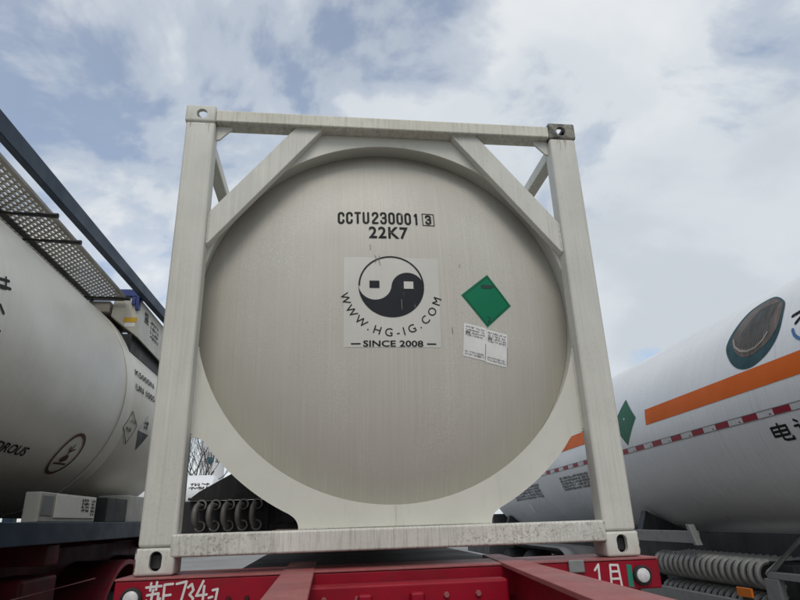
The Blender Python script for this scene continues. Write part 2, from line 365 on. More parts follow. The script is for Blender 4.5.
m_sooty = mat('sooty_casting_paint', (0.30, 0.285, 0.24), 0.6, mott=0.3, mscale=9, streak=((9, 9, 9), (0.03, 0.028, 0.025), 0.95, 0.42, 0.56), bump=0.1)
for my in (0, 1):
    for mx in (0, 1):
        o = place_casting(cb_top, mx, my, 't', dirt=(m_sooty if mx and not my else None))
        if mx and not my: o['label'] = 'sooty blackened top corner casting'
        place_casting(cb_bot, mx, my, 'b')
cb_top.free(); cb_bot.free()
# posts
for y0, y1 in ((0, .105), (L-.105, L)):
    for s in (-1, 1):
        b = BM(); x0, x1 = sorted((s*1.211, s*1.040)); box(b, x0, x1, y0, y1, Z0+.119, Z0+2.472)
        obj('corner_post', b, m_cream, K, bevel=.016, seg=3)
# end rails
for k, y0 in ((0, -.006), (1, L-.112)):
    b = BM(); box(b, -1.066, 1.05, y0, y0+.106, Z0+.073, Z0+.174); obj('bottom_rail', b, m_rail, K, bevel=.012, seg=3)
    b = BM(); box(b, -1.0405, 1.0405, y0+.006, y0+.122, Z0+2.479, Z0+2.562); obj('top_rail', b, m_toprail, K, bevel=.010, seg=3)
# weld seam bead under the top rail / side rails
for s in (-1, 1):
    b = BM(); x0, x1 = sorted((s*1.09, s*1.17)); box(b, x0, x1, .13, L-.13, Z0+2.44, Z0+2.52); obj('side_rail', b, m_cream, K, bevel=.008)
# collar plate: upper and lower halves around the round opening
HC, HR = Z0+1.346, 1.068
half = math.acos(1.0395/HR)
def arc(a0, a1, n, r=HR, c=HC): return [(r*math.cos(a0+(a1-a0)*i/n), c+r*math.sin(a0+(a1-a0)*i/n)) for i in range(n+1)]
def round_poly(pts, rads, n=6):
    out = []
    for i, (p, rd) in enumerate(zip(pts, rads)):
        if rd <= 0: out.append(p); continue
        p = Vector(p); a = Vector(pts[i-1]); c = Vector(pts[(i+1) % len(pts)])
        a = p+(a-p).normalized()*rd; c = p+(c-p).normalized()*rd
        for k in range(n+1):
            t = k/n; q = a*(1-t)**2+p*2*t*(1-t)+c*t*t; out.append((q.x, q.y))
    return out
OR = 1.222
oa0 = math.atan2(Z0+.60-HC, .955); oa1 = math.atan2(Z0+.228-HC, .50)
outer_r = [(1.0395, Z0+.628)] + arc(math.radians(-37.6), math.radians(-65.2), 14, OR)
outer_r = round_poly([(1.0395, Z0+.628), (.985, Z0+.628), (OR*math.cos(R(-41)), HC+OR*math.sin(R(-41)))], [0, .05, 0])[:-1] + arc(R(-41), R(-64), 12, OR)
corner = round_poly([(OR*math.cos(R(-64)), HC+OR*math.sin(R(-64))), (.488, Z0+.215), (.488, Z0+.1745)], [0, .04, 0])[1:]
outer_r += corner
for y0 in (.09, L-.10):
    low = arc(-math.pi+half, -half, 60)           # left to right under the tank
    poly = low + outer_r + [(-a, b) for a, b in outer_r[::-1]]
    b = prism(BM(), poly, y0, y0+.012); obj('collar_plate', b, m_plate, K)
    up = arc(half, math.pi-half, 60)
    poly = up + [(-1.0395, Z0+1.80), (-.50, Z0+2.478), (.50, Z0+2.478), (1.0395, Z0+1.80)]
    b = prism(BM(), poly, y0, y0+.012); obj('collar_plate', b, m_plate, K)
# skirt, shell, heads: the tank is a little wider than the opening in the collar plate
KR = 1.098
b = BM(); ring_loop(b, [(KR, .1025), (KR, .31), (KR+.022, .31), (KR+.022, .1025)], (0, 0, HC), (0, 1, 0), 128); obj('tank_skirt', b, m_plate, K, smooth=True)
def head_y(r):
    q = r/KR
    return .250 - .230*(1-q**2.8)
prof = [(0, head_y(0))]+[(KR*i/40, head_y(KR*i/40)) for i in range(1, 40)]+[(KR-.002, head_y(KR-.002)), (KR-.002, .30)]
b = lathe(BM(), prof, (0, 0, HC), (0, 1, 0), 128); head = obj('tank_head', b, m_head, K, smooth=True)
prof = [(KR+.001, .312), (1.128, .35), (1.13, .42), (1.13, L-.42), (1.12, L-.33), (1.0, L-.22), (.6, L-.1), (0, L-.05)]
b = lathe(BM(), prof, (0, 0, HC), (0, 1, 0), 96); obj('tank_shell', b, m_head, K, smooth=True)
# braces
for y0, y1 in ((.035, .0895), (L-.0895, L-.035)):
    for s in (-1, 1):
        pts = [(s*1.0395, Z0+1.885), (s*.575, Z0+2.478), (s*.405, Z0+2.478), (s*1.0395, Z0+1.675)]
        b = prism(BM(), pts, y0, y1); obj('brace', b, m_cream, K, bevel=.006)
        b = prism(BM(), [(s*1.0395, Z0+2.478), (s*.95, Z0+2.478), (s*.955, Z0+2.455), (s*1.02, Z0+2.385), (s*1.0395, Z0+2.38)], y0+.015, y0+.03); obj('gusset', b, m_cream, K)
for s in (-1, 1):
    for pa_, pb_ in (((s*1.0385, .034, Z0+1.68), (s*1.0385, .034, Z0+1.88)), ((s*.57, .034, Z0+2.4785), (s*.41, .034, Z0+2.4785)), ((s*1.0385, .0885, Z0+.63), (s*1.0385, .0885, Z0+1.10))):
        rw = random.Random(int(100*(pa_[2]+s))); n_ = 30
        pts = [tuple(pa_[q]+(pb_[q]-pa_[q])*k/n_+rw.uniform(-.0015, .0015) for q in range(3)) for k in range(n_+1)]
        obj('weld_bead', tube(BM(), pts, .0065, 6), m_cream, K, smooth=True)
b = BM(); tube(b, [(-.48, .0885, Z0+.1755), (.48, .0885, Z0+.1755)], .006, 6); obj('weld_bead', b, m_rail, K, smooth=True)
rr_ = random.Random(9)
for k in range(9):
    s = rr_.choice((-1, 1)); x = s*rr_.uniform(1.07, 1.195); z = Z0+2.470; l = rr_.uniform(.02, .11)
    pts = [(x-.002, z), (x+.002, z)]; q = [(x+rr_.uniform(-.0015, .0015)+.0022*(1-i/5), z-l*i/5) for i in range(1, 6)]
    poly = [(x-.0022, z)]+[(a-.0025*(1-i/6), b_) for i, (a, b_) in enumerate(q)]+[(a, b_) for a, b_ in q[::-1]]+[(x+.0022, z)]
    obj('rust_run', lay(flat([poly], .1), lambda u, v, l_=0: Vector((u, -.0008, v))), m_rustrun, K)
# a weld line below the opening
b = BM(); tube(b, [(-.005, .0895, HC-HR-.006), (-.004, .0895, Z0+.176)], .0028, 6); obj('weld_seam', b, m_rail, K)

# --- markings on the head
def onhead(off):
    def fn(x, z, l=0):
        r = math.hypot(x, z-HC); return Vector((x, head_y(r)-off-l, z))
    return fn
panel = obj('emblem_panel', lay(flat([[(-.272, 2.485), (.262, 2.485), (.272, 3.018), (-.272, 3.018)]]), onhead(.0015)), m_panel, K)
ex, ez, er = -.004, 2.840, .186
def circ(cx_, cy_, rad, a0, a1, n): return [(cx_+rad*math.cos(R(a0+(a1-a0)*i/n)), cy_+rad*math.sin(R(a0+(a1-a0)*i/n))) for i in range(n+1)]
h = er/2
rot = -6
def turn(p, a=rot):
    c, s = math.cos(R(a)), math.sin(R(a)); x, y = p[0]-ex, p[1]-ez; return (ex+c*x-s*y, ez+s*x+c*y)
dark = circ(ex, ez, er, 180, 360, 40) + circ(ex+h, ez, h, 0, 180, 24)[1:] + circ(ex-h, ez, h, 0, -180, 24)[1:-1]
dark = [turn(p) for p in dark]
ringp = circ(ex, ez, er, 0, 180, 40)+circ(ex, ez, er-.010, 180, 0, 40)
ringp = [turn(p) for p in ringp]
def quads_ring(cx_, cy_, ra, rb, a0, a1, n):
    o = circ(cx_, cy_, ra, a0, a1, n); i = circ(cx_, cy_, rb, a0, a1, n); return [[o[k], o[k+1], i[k+1], i[k]] for k in range(n)]
sq1 = [(-.128, 2.827), (-.072, 2.827), (-.072, 2.871), (-.128, 2.871)]
e = BM(); merge(e, flat([dark])); merge(e, flat(quads_ring(ex, ez, er, er-.009, 0, 180, 40))); merge(e, flat([sq1]))
emb = obj('emblem', lay(e, onhead(.0035)), m_logo_dark, panel)
sq2 = [(.066, 2.824), (.120, 2.824), (.120, 2.868), (.066, 2.868)]
obj('emblem_square', lay(flat([sq2]), onhead(.0055)), m_panel, panel)
arcb = BM(); word = 'WWW.HG-IG.COM'; wid = dict(W=1.25, M=1.15, I=.45)
wid.update({'.': .45, '-': .6}); ws = [wid.get(c_, 1.0) for c_ in word]; tot = sum(ws); accw = 0
for c_, w_ in zip(word, ws):
    a = R(187 + (accw+w_/2)/tot*163); accw += w_
    tb = text2d(c_)
    xs = [v.co.x for v in tb.verts]; ox = (min(xs)+max(xs))/2
    sz = .066; rad = .268
    for v in tb.verts:
        lx, ly = (v.co.x-ox)*sz, v.co.y*sz-.022
        px, pz = ex+math.cos(a)*rad, ez-.005+math.sin(a)*rad
        tx, tz = -math.sin(a), math.cos(a)      # reading direction (counter-clockwise along the lower arc)
        v.co = (px+tx*lx-math.cos(a)*ly, pz+tz*lx-math.sin(a)*ly, 0)
    merge(arcb, tb)
obj('address_lettering', lay(arcb, onhead(.004)), m_black, panel)
db = fit(text2d('SINCE 2008', .018), -.166, .163, 2.487, 2.522)
for xa in (-.232, .184): obj('dash', lay(flat([[(xa, 2.500), (xa+.052, 2.500), (xa+.052, 2.507), (xa, 2.507)]]), onhead(.004)), m_black, panel)
obj('year_lettering', lay(db, onhead(.004)), m_black, panel)
blk = {'C': [[(1,.72),(1,.86),(.72,1),(.28,1),(0,.86),(0,.14),(.28,0),(.72,0),(1,.14),(1,.28)]], 'T': [[(0,1),(1,1)],[(.5,1),(.5,0)]],
       'U': [[(0,1),(0,.14),(.28,0),(.72,0),(1,.14),(1,1)]], '2': [[(0,.76),(0,.88),(.25,1),(.75,1),(1,.86),(1,.66),(0,.16),(0,0),(1,0)]],
       '3': [[(0,.8),(0,.9),(.25,1),(.75,1),(1,.87),(1,.64),(.8,.52),(.4,.52)],[(.8,.52),(1,.42),(1,.13),(.75,0),(.25,0),(0,.12),(0,.22)]],
       '0': [[(.28,0),(0,.14),(0,.86),(.28,1),(.72,1),(1,.86),(1,.14),(.72,0),(.28,0)]], '1': [[(.3,.84),(.62,1),(.62,0)]]}
bl = []
for k, c_ in enumerate('CCTU230001'):
    x = -.306+k*.0486+(.006 if k > 3 else 0)
    bl += [[(x+.0055+a*.027, 3.249+b_*.073) for a, b_ in ln] for ln in blk[c_]]
obj('serial_lettering', lay(flat(strokes(bl, .0125)), onhead(.003)), m_black, K)
nb = flat(strokes([[(.220+a*.025, 3.259+b_*.056) for a, b_ in ln] for ln in blk['3']], .012))
bx = [(.198, 3.245), (.267, 3.245), (.267, 3.329), (.198, 3.329)]
merge(nb, flat(strokes([bx+bx[:1]], .005)))
obj('check_digit_lettering', lay(nb, onhead(.003)), m_black, K)
nb = fit(text2d('22K7', .022, 1.1), -.126, .104, 3.142, 3.224); obj('size_code_lettering', lay(nb, onhead(.003)), m_black, K)
# green diamond placard
pc = [(.567, 2.937), (.396, 2.797), (.541, 2.611), (.700, 2.752)]
pl = obj('hazard_placard', lay(flat([pc]), onhead(.002)), m_green, K)
cxp = sum(p[0] for p in pc)/4; czp = sum(p[1] for p in pc)/4
inner = [(cxp+(a-cxp)*.91, czp+(b_-czp)*.91) for a, b_ in pc]
pk = BM(); merge(pk, flat(strokes([inner+inner[:1]], .003)))
merge(pk, flat(strokes([[(.523, 2.858), (.60, 2.862)], [(.53, 2.866), (.605, 2.868)], [(.528, 2.850), (.585, 2.853)]], .008)))
merge(pk, flat(strokes([[(.545, 2.672), (.557, 2.674), (.560, 2.662), (.546, 2.645), (.562, 2.646)]], .004)))
obj('placard_lettering', lay(pk, onhead(.0035)), m_green_ink, pl)
rnd = random.Random(3)
def shear(p, o_, ux, uz): return (o_[0]+p[0]*ux[0]+p[1]*uz[0], o_[1]+p[0]*ux[1]+p[1]*uz[1])
for k, (o_, ux) in enumerate((((.386, 2.443), (.132, -.026)), ((.516, 2.412), (.130, -.025)))):
    uz = (.016, .188)
    q = [shear(p, o_, ux, uz) for p in ((0, 0), (.985, 0), (.985, 1), (0, 1))]
    lb = obj('document_label', lay(flat([q]), onhead(.002)), m_paper, K)
    pr = scribble(.08, .92, .62, .95, 4, .014, rnd)+scribble(.08, .9, .05, .2, 2, .012, rnd)+[[(.08, .70), (.28, .70), (.28, .78), (.08, .78)]]
    pr += strokes([[(.99, .05), (.99, .6)]], .02) if k else strokes([[(.97, .05), (.97, .5)]], .02)
    pr = [[shear(p, o_, ux, uz) for p in pol] for pol in pr]
    obj('small_print', lay(flat(pr, .08), onhead(.0035)), m_ink, lb)
# scuffs: thin dark runs on the head
runs = [[(-.095, 3.03), (-.085, 3.005), (-.092, 2.985)], [(-.07, 3.028), (-.072, 3.0), (-.066, 2.97)], [(.33, 2.60), (.332, 2.565)], [(.40, 2.99), (.401, 2.975)], [(-.12, 3.10), (-.119, 3.07)], [(.05, 2.76), (.051, 2.70)]]
for q in runs: obj('scuff_mark', lay(flat(strokes([q], .0032)), onhead(.0062)), m_ink, K)

# --- vaporiser and support plates in the lower left corner of the frame
V = obj('vaporizer', box(BM(), -1.30, -.72, 1.16, 1.9, Z0+.16, Z0+.36), m_dark, K, bevel=.01)
for i in range(5):
    x = -1.155+i*.088; p = []
    for k in range(13):
        a = math.pi*k/12; p.append((x-.012*math.sin(a), 1.045-.052*math.sin(a), Z0+.268+.058*math.cos(a)))
    p = [(x+.016, 1.17, Z0+.336)]+p+[(x+.016, 1.17, Z0+.200)]
    tb = tube(BM(), p, .0195, 10)
    for zz_ in (.332, .204): ring_loop(tb, [(.024, -.012), (.034, -.012), (.034, .012), (.024, .012)], (x+.008, 1.10, Z0+zz_), (0, 1, 0), 16)
    obj('tube', tb, m_tube_pale, V, smooth=True)
obj('saddle_plate', prism(BM(), [(-1.235, Z0+.385), (-1.19, Z0+.42), (-.925, Z0+.565), (-.70, Z0+.40), (-.52, Z0+.25), (-.52, Z0+.17), (-.69, Z0+.17), (-.69, Z0+.365), (-1.235, Z0+.365)], 1.205, 1.222), m_dark, K)
obj('saddle_flange', box(BM(), -1.235, -.70, 1.10, 1.20, Z0+.362, Z0+.378), m_dark, K)
b = BM(); tube(b, [(-.74, 1.18, Z0+.21), (-.56, 1.18, Z0+.21)], .012, 8); tube(b, [(-.74, 1.18, Z0+.262), (-.66, 1.18, Z0+.262)], .008, 8)
obj('drain_pipe', b, m_grey, K, smooth=True)

# ================================================================== the red trailer that carries it
T = thing('container_trailer', 'red skeletal trailer under the cream tank container, hand painted letters on its cross beam', 'trailer', (0, 2.5, 0))
bs = BM(); box(bs, -1.272, 1.268, -.062, .32, 1.258, 1.388)
bo = obj('bolster', bs, m_red, T, bevel=.008)
b = BM(); box(b, -1.272, 1.268, -.066, .32, 1.3885, 1.3975); obj('bolster_top_plate', b, m_redtop, T, bevel=.002)  # thin sheet whose paler red carries the painted sky light
# hand painted marks
fy = -.0645
def onbol(x, z, l=0): return Vector((x, fy-l, z))
ch = []
def glyph(lines, x, z, w, h, out):
    out += [[(x+a*w, z+b_*h) for a, b_ in ln] for ln in lines]
marks = []
gx, gz = -1.135, 1.270
# the first sign: grass radical over a brushed body
glyph([[(0, .86), (1, .90)], [(.3, 1.02), (.28, .74)], [(.68, 1.05), (.66, .76)], [(.1, .56), (.85, .62), (.80, .1), (.68, .16)], [(.48, .76), (.40, .36), (.05, .02)], [(.08, .36), (.18, .22)], [(.98, .42), (.90, .24)]], gx, gz, .064, .104, marks)
glyph([[(0, 0), (.02, 1), (.85, 1.02)], [(.02, .52), (.7, .55)]], gx+.076, gz+.006, .042, .092, marks)
glyph([[(0, .95), (.95, 1.03), (.45, 0)]], gx+.128, gz+.008, .044, .096, marks)
glyph([[(0, .85), (.45, 1.0), (.7, .72), (.25, .52), (.75, .34), (.45, .02), (0, .1)]], gx+.178, gz+.008, .034, .088, marks)
glyph([[(.6, 1.0), (0, .38), (1, .42)], [(.72, .78), (.64, 0)]], gx+.216, gz+.012, .044, .094, marks)
glyph([[(0, .5), (.5, .55)], [(.5, .9), (1.2, .95), (.9, .1)]], gx+.270, gz+.0, .030, .075, marks)
obj('painted_registration', lay(flat(strokes(marks, .0102), .08), onbol), m_white_paint, bo)
marks = []
glyph([[(0, .75), (.5, 1.0), (.42, 0)], [(.0, .02), (.85, .0)]], .935, 1.276, .042, .098, marks)
glyph([[(.05, .0), (.16, 1.0), (.86, .98), (1.0, -.05)], [(.14, .72), (.90, .72)], [(.12, .42), (.92, .42)]], 1.006, 1.264, .056, .106, marks)
obj('painted_axle_mark', lay(flat(strokes(marks, .0102), .08), onbol), m_white_paint, bo)
obj('green_paint_mark', lay(flat([[(1.096, 1.272), (1.122, 1.268), (1.124, 1.366), (1.098, 1.37)]]), onbol), m_gpaint, bo)
for x, z in ((1.168, 1.320), (-1.192, 1.318)):
    b = BM(); lathe(b, [(0, 0), (.044, 0), (.044, .020), (.037, .026), (.034, .018), (0, .018)], (x, -.0622, z), (0, -1, 0), 32)
    lampo = obj('round_reflector', b, m_rubber, bo, smooth=True)
    b = BM(); lathe(b, [(0, .0185), (.0335, .0185), (.031, .026), (.018, .032), (0, .034)], (x, -.0622, z), (0, -1, 0), 32)
    obj('lens', b, m_lens, lampo, smooth=True)
obj('lock_bracket', box(BM(), .803, .882, -.078, -.063, 1.342, 1.3995), m_grey, T, bevel=.006)
for x in (-.78, -.70, .60, .70):
    obj('bolt', lathe(BM(), [(0, .012), (.010, .012), (.012, .008), (.012, 0)], (x, -.0622, 1.30), (0, -1, 0), 6), m_dkred, bo)
for x in (-.36, -.22, .16, .30):
    obj('bolt', lathe(BM(), [(0, .014), (.011, .014), (.013, .010), (.013, 0)], (x, -.2905, 1.30), (0, -1, 0), 6), m_redtop, T)
# twist locks standing up inside the bottom castings
for s in (-1, 1):
    for y in (.08, L-.08):
        b = box(BM(), s*1.13-.052, s*1.13+.052, y-.040, y+.050, Z0+.024, Z0+.090); box(b, s*1.13-.03, s*1.13+.03, y-.03, y+.03, Z0-.02, Z0+.0235)
        obj('twist_lock', b, m_dark, T, bevel=.008)
# main beams: top flange, web, bottom flange
def beam(pa, pb, qa, qb, mt, zt=1.380, hgt=.34):
    # pa..pb: left edge near, far; qa..qb right edge near, far
    b = BM(); hexa(b, [(pa[0], pa[1], zt-.018), (qa[0], qa[1], zt-.018), (qb[0], qb[1], zt-.018), (pb[0], pb[1], zt-.018)], [(pa[0], pa[1], zt), (qa[0], qa[1], zt), (qb[0], qb[1], zt), (pb[0], pb[1], zt)])
    o = obj('main_beam', b, m_redtop, T, bevel=.003)
    ma = ((pa[0]+qa[0])/2, pa[1]); mb_ = ((pb[0]+qb[0])/2, pb[1]); b = BM()
    hexa(b, [(ma[0]-.008, ma[1], zt-hgt), (ma[0]+.008, ma[1], zt-hgt), (mb_[0]+.008, mb_[1], zt-hgt), (mb_[0]-.008, mb_[1], zt-hgt)], [(ma[0]-.008, ma[1], zt-.019), (ma[0]+.008, ma[1], zt-.019), (mb_[0]+.008, mb_[1], zt-.019), (mb_[0]-.008, mb_[1], zt-.019)])
    obj('beam_web', b, m_red, o)
    b = BM(); hexa(b, [(pa[0], pa[1], zt-hgt-.018), (qa[0], qa[1], zt-hgt-.018), (qb[0], qb[1], zt-hgt-.018), (pb[0], pb[1], zt-hgt-.018)], [(pa[0], pa[1], zt-hgt-.001), (qa[0], qa[1], zt-hgt-.001), (qb[0], qb[1], zt-hgt-.001), (pb[0], pb[1], zt-hgt-.001)])
    obj('beam_flange', b, m_red, o)
# near parts stand 4 mm proud of the bolster top; carried on under the container by a second length
zt = 1.402
beam((-.541, -2.1), (-.548, .60), (-.410, -2.1), (-.403, .60), m_redtop, 1.384+.018)
beam((.245, -2.1), (.552, .60), (.46, -2.1), (.655, .60), m_redtop, 1.384+.018)
for s in (-1, 1):
    obj('main_beam', box(BM(), s*.50-.07, s*.50+.07, .63, 7.6, 1.00, 1.37), m_red, T, bevel=.006)
for y in (-.29, .9, 2.4, 4.2, 5.6):
    if y < 0: b = box(BM(), -.465, .44, y, y+.10, 1.20, 1.353)
    else: b = box(BM(), -.425, .425, y, y+.12, 1.10, 1.34)
    obj('cross_member', b, m_red, T, bevel=.014, seg=3)
b = BM(); tube(b, [(-.2, -.52, 1.28), (.02, -.52, 1.28)], .02, 8); obj('air_pipe', b, m_redtop, T, smooth=True)
for x in (-.19, .03):
    b = box(BM(), x-.03, x+.03, -.345, -.292, 1.22, 1.32); obj('stop_block', b, m_red, T, bevel=.012)
for y in (5.9,):
    obj('bolster', box(BM(), -1.27, 1.27, y-.2, y+.2, 1.25, 1.392), m_red, T, bevel=.008)
obj('deck_plate', box(BM(), -.80, .62, .33, 3.2, 1.372, 1.384), m_dark, T)
def wheel(parent, x, y, rad, w, z=None, side=1):
    z = rad if z is None else z
    prof = [(rad*.60, -w/2), (rad*.90, -w/2), (rad*.98, -w*.40), (rad, -w*.3), (rad, w*.3), (rad*.98, w*.40), (rad*.90, w/2), (rad*.60, w/2)]
    ty = obj('tyre', ring_loop(BM(), prof, (x, y, z), (side, 0, 0), 40), m_rubber, parent, smooth=True)
    rp = [(0, w*.15), (rad*.22, w*.15), (rad*.26, w*.05), (rad*.50, w*.02), (rad*.56, w*.42), (rad*.61, w*.47), (rad*.61, -w*.47), (rad*.5, -w*.3), (0, -w*.3)]
    obj('rim', lathe(BM(), rp, (x, y, z), (side, 0, 0), 32), m_grey, ty, smooth=True)
    return ty
for y in (3.6, 4.9, 6.2):
    for s in (-1, 1): wheel(T, s*.98, y, .50, .42, side=s)
    b = BM(); tube(b, [(-.78, y, .5), (.78, y, .5)], .07, 12); obj('axle', b, m_dark, T, smooth=True)
for s in (-.4, .4): obj('landing_leg', box(BM(), s*1.6-.06, s*1.6+.06, 1.2, 1.32, .05, 1.1), m_red, T, bevel=.01)

# ================================================================== left: blue framed tank container on another red trailer
LA = Vector((-3.63, 0, 2.94)); LR = 1.2; LX = -2.41
LC = thing('tank_container', 'white tank container in a dark blue frame at left, with top walkway and ammonia markings', 'tank container', (-3.63, 2.0, 1.5))
def LT(y, a, rad=LR): return Vector((LA.x+rad*math.cos(a), y, LA.z+rad*math.sin(a)))
prof = [(0, -2.55), (.6, -2.5), (1.0, -2.36), (1.16, -2.15), (1.2, -1.9), (1.2, 3.33), (1.196, 3.338), (1.196, 3.352), (1.2, 3.36), (1.2, 5.7), (1.16, 5.95), (1.0, 6.12), (.6, 6.25), (0, 6.3)]
obj('tank_shell', lathe(BM(), prof, LA, (0, 1, 0), 96), m_lwhite, LC, smooth=True)
obj('cladding_band', ring_loop(BM(), [(1.201, 3.352), (1.208, 3.358), (1.208, 3.60), (1.201, 3.606)], LA, (0, 1, 0), 96), m_lwhite, LC, smooth=True)
def onL(off):
    return lambda u, v, l=0: LT(u, v/LR, LR+off+l)       # u = y along the tank, v = arc length from the horizontal
def av(deg): return R(deg)*LR
def Lmark(name, polys, m, off=.004, ml=.06, lab=None): return obj(name, lay(flat(polys, ml), onL(off)), m, LC, label=lab)
b = fit(text2d('ANHYDROUS', .02), 1.16, 2.03, av(-40.5), av(-36.6)); obj('cargo_lettering', lay(b, onL(.004)), m_black, LC)
mk = quads_ring(2.705, av(-35.6), .215, .185, 0, 360, 40)
rnd = random.Random(11)
cyy = av(-35.6)
mk += strokes([[(2.70, cyy-.10), (2.71, cyy+.10)], [(2.705, cyy+.02), (2.66, cyy+.07)], [(2.705, cyy+.03), (2.77, cyy+.06)], [(2.60, cyy-.10), (2.82, cyy-.09)]], .018)
mk += [[(2.64, cyy-.06), (2.70, cyy-.085), (2.78, cyy-.05), (2.75, cyy+.0), (2.68, cyy-.01)]]
Lmark('environment_mark', mk, m_brown)
for t, a0, a1 in (('K5005N', 13.2, 16.6), ('UN 1005', 5.3, 8.7)):
    b = fit(text2d(t, .02), 3.66, 4.42, av(a0-1.2), av(a1-1.2)); obj('number_lettering', lay(b, onL(.010)), m_black, LC)
dq = [(3.66, av(-7.2)), (3.535, av(-16.2)), (3.83, av(-23)), (3.925, av(-13))]
dm = strokes([dq+dq[:1]], .012)+scribble(3.62, 3.80, av(-17.5), av(-14.5), 1, .012, rnd)+scribble(3.68, 3.86, av(-13), av(-10.5), 1, .008, rnd)
Lmark('hazard_diamond', dm, m_black, .0105)
dq = [(4.04, av(-14.4)), (4.44, av(-14.4)), (4.24, av(-24.2))]
cp = Lmark('corrosive_placard', [[(4.04, av(-14.4)), (4.24, av(-24.2)), (4.44, av(-14.4)), (4.24, av(-4.6))]], m_panel, .004)
obj('placard_lower_half', lay(flat([dq]), onL(.006)), m_dark, cp)
obj('placard_drawing', lay(flat(scribble(4.17, 4.31, av(-12.5), av(-8), 2, .012, rnd)), onL(.006)), m_black, cp)
# faint dark strokes of a sign at the near edge of the picture
for q in ([[(.72, av(9)), (.84, av(10.5))], [(.80, av(11)), (.80, av(7.2)), (.74, av(6.6))], [(.73, av(7)), (.86, av(8.2))]], [[(.76, av(1.2)), (.82, av(-.6))]], [[(.74, av(-6)), (.84, av(-8.5))], [(.83, av(-6.2)), (.76, av(-8.6))]]): Lmark('faded_lettering', strokes(q, .02), m_black)
# frame
def zr(y): return 4.078+.0285*(y-.27)
b = BM(); hexa(b, [(LX-.075, -2.75, zr(-2.75)-.105), (LX+.01, -2.75, zr(-2.75)-.15), (LX+.01, 6.4, zr(6.4)-.105), (LX-.075, 6.4, zr(6.4)-.105)], [(LX-.075, -2.75, zr(-2.75)+.01), (LX+.01, -2.75, zr(-2.75)+.01), (LX+.01, 6.4, zr(6.4)+.01), (LX-.075, 6.4, zr(6.4)+.01)])
obj('top_rail', b, m_blue, LC, bevel=.01)
b = BM(); hexa(b, [(2*LA.x-LX-.03, -2.75, 3.9), (2*LA.x-LX+.04, -2.75, 3.9), (2*LA.x-LX+.04, 6.4, 4.1), (2*LA.x-LX-.03, 6.4, 4.1)], [(2*LA.x-LX-.03, -2.75, 4.0), (2*LA.x-LX+.04, -2.75, 4.0), (2*LA.x-LX+.04, 6.4, 4.2), (2*LA.x-LX-.03, 6.4, 4.2)])
obj('top_rail', b, m_blue, LC, bevel=.01)
for x0, x1 in ((LX-.11, LX), (2*LA.x-LX, 2*LA.x-LX+.11)):
    obj('bottom_rail', box(BM(), x0, x1, -2.75, 6.38, 1.512, 1.668), m_blue, LC, bevel=.008)
for y0 in (-2.9, 6.40):
    for x0 in (LX-.14, 2*LA.x-LX): obj('corner_post', box(BM(), x0, x0+.14, y0, y0+.14, 1.5, zr(y0)+.03), m_blue, LC, bevel=.01)
    for z0 in (1.51, 3.95): obj('end_rail', box(BM(), 2*LA.x-LX+.112, LX-.142, y0+.02, y0+.12, z0, z0+.12), m_blue, LC, bevel=.01)
for y in (1.38, 1.86, 3.25):
    b = BM(); tube(b, [(LX-.07, y, 3.935), (-3.55, y, 3.97)], .022, 8); obj('cross_bar', b, m_dark, LC, smooth=True)
# walkway grating: longitudinal bars with staggered short cross bars
gz = 4.055; gb = BM(); gx0, gx1, gy0, gy1 = -3.36, -2.645, -2.4, 3.55
nx = 17; stp = (gx1-gx0)/nx
for i in range(nx+1):
    x = gx0+i*stp; box(gb, x-.0035, x+.0035, gy0, gy1, gz-.012, gz+.012)
rndg = random.Random(5)
for i in range(nx):
    y = gy0+(.035 if i % 2 else 0.0)
    while y < gy1-.05:
        xa = gx0+i*stp+.0036; xb = gx0+(i+1)*stp-.0036
        w = .028; box(gb, xa, xb, y, y+w, gz-.010, gz-.004); y += .072
wk = obj('walkway', gb, m_grate, LC)
b = BM(); box(b, gx1+.004, gx1+.012, gy0, gy1, gz-.03, gz+.03); box(b, gx1+.0125, gx1+.04, gy0, gy1, gz-.03, gz-.022); obj('edge_angle', b, m_grate, wk)
b = BM(); box(b, -3.0, -2.97, gy0, gy1, gz-.05, gz-.0125); box(b, gx0, gx1, gy1+.001, gy1+.02, gz-.03, gz+.015); obj('support_bar', b, m_dark, wk)
# tilted control box hanging from the rail
bxm = BM(); hexa(bxm, [(-2.79, 3.62, 3.86), (-2.47, 3.62, 3.61), (-2.47, 5.3, 3.57), (-2.79, 5.3, 3.82)], [(-2.775, 3.62, 4.09), (-2.50, 3.62, 4.09), (-2.50, 5.3, 4.09), (-2.775, 5.3, 4.09)])
obj('box_support', box(BM(), -2.70, -2.54, 3.64, 5.8, 3.46, 3.66), m_dark, LC)
obj('step_bracket', box(BM(), -3.06, -2.80, 3.585, 4.4, 3.90, 4.03), m_grate, LC, bevel=.01)
cbx = obj('control_box', bxm, m_box, LC, bevel=.012)
b = BM(); box(b, -2.785, -2.51, 3.60, 3.80, 4.092, 4.185); obj('lid', b, m_bluebox, cbx, bevel=.012)
b = BM(); box(b, -2.53, -2.488, 3.585, 3.66, 3.93, 4.20); box(b, -2.575, -2.5305, 3.59, 3.615, 3.99, 4.09); obj('mounting_bracket', b, m_bluebox, cbx, bevel=.008)
obj('yellow_sticker', box(BM(), -2.645, -2.50, 3.616, 3.619, 3.79, 3.845), m_yellow, cbx)
obj('white_sticker', box(BM(), -2.625, -2.515, 3.616, 3.619, 3.735, 3.783), m_paper, cbx)
sp = [[(x_, z_) for x_, z_ in q] for q in scribble(3.85, 4.0, 3.86, 4.0, 4, .012, rnd)+scribble(4.1, 4.45, 3.74, 3.98, 4, .01, rnd)]
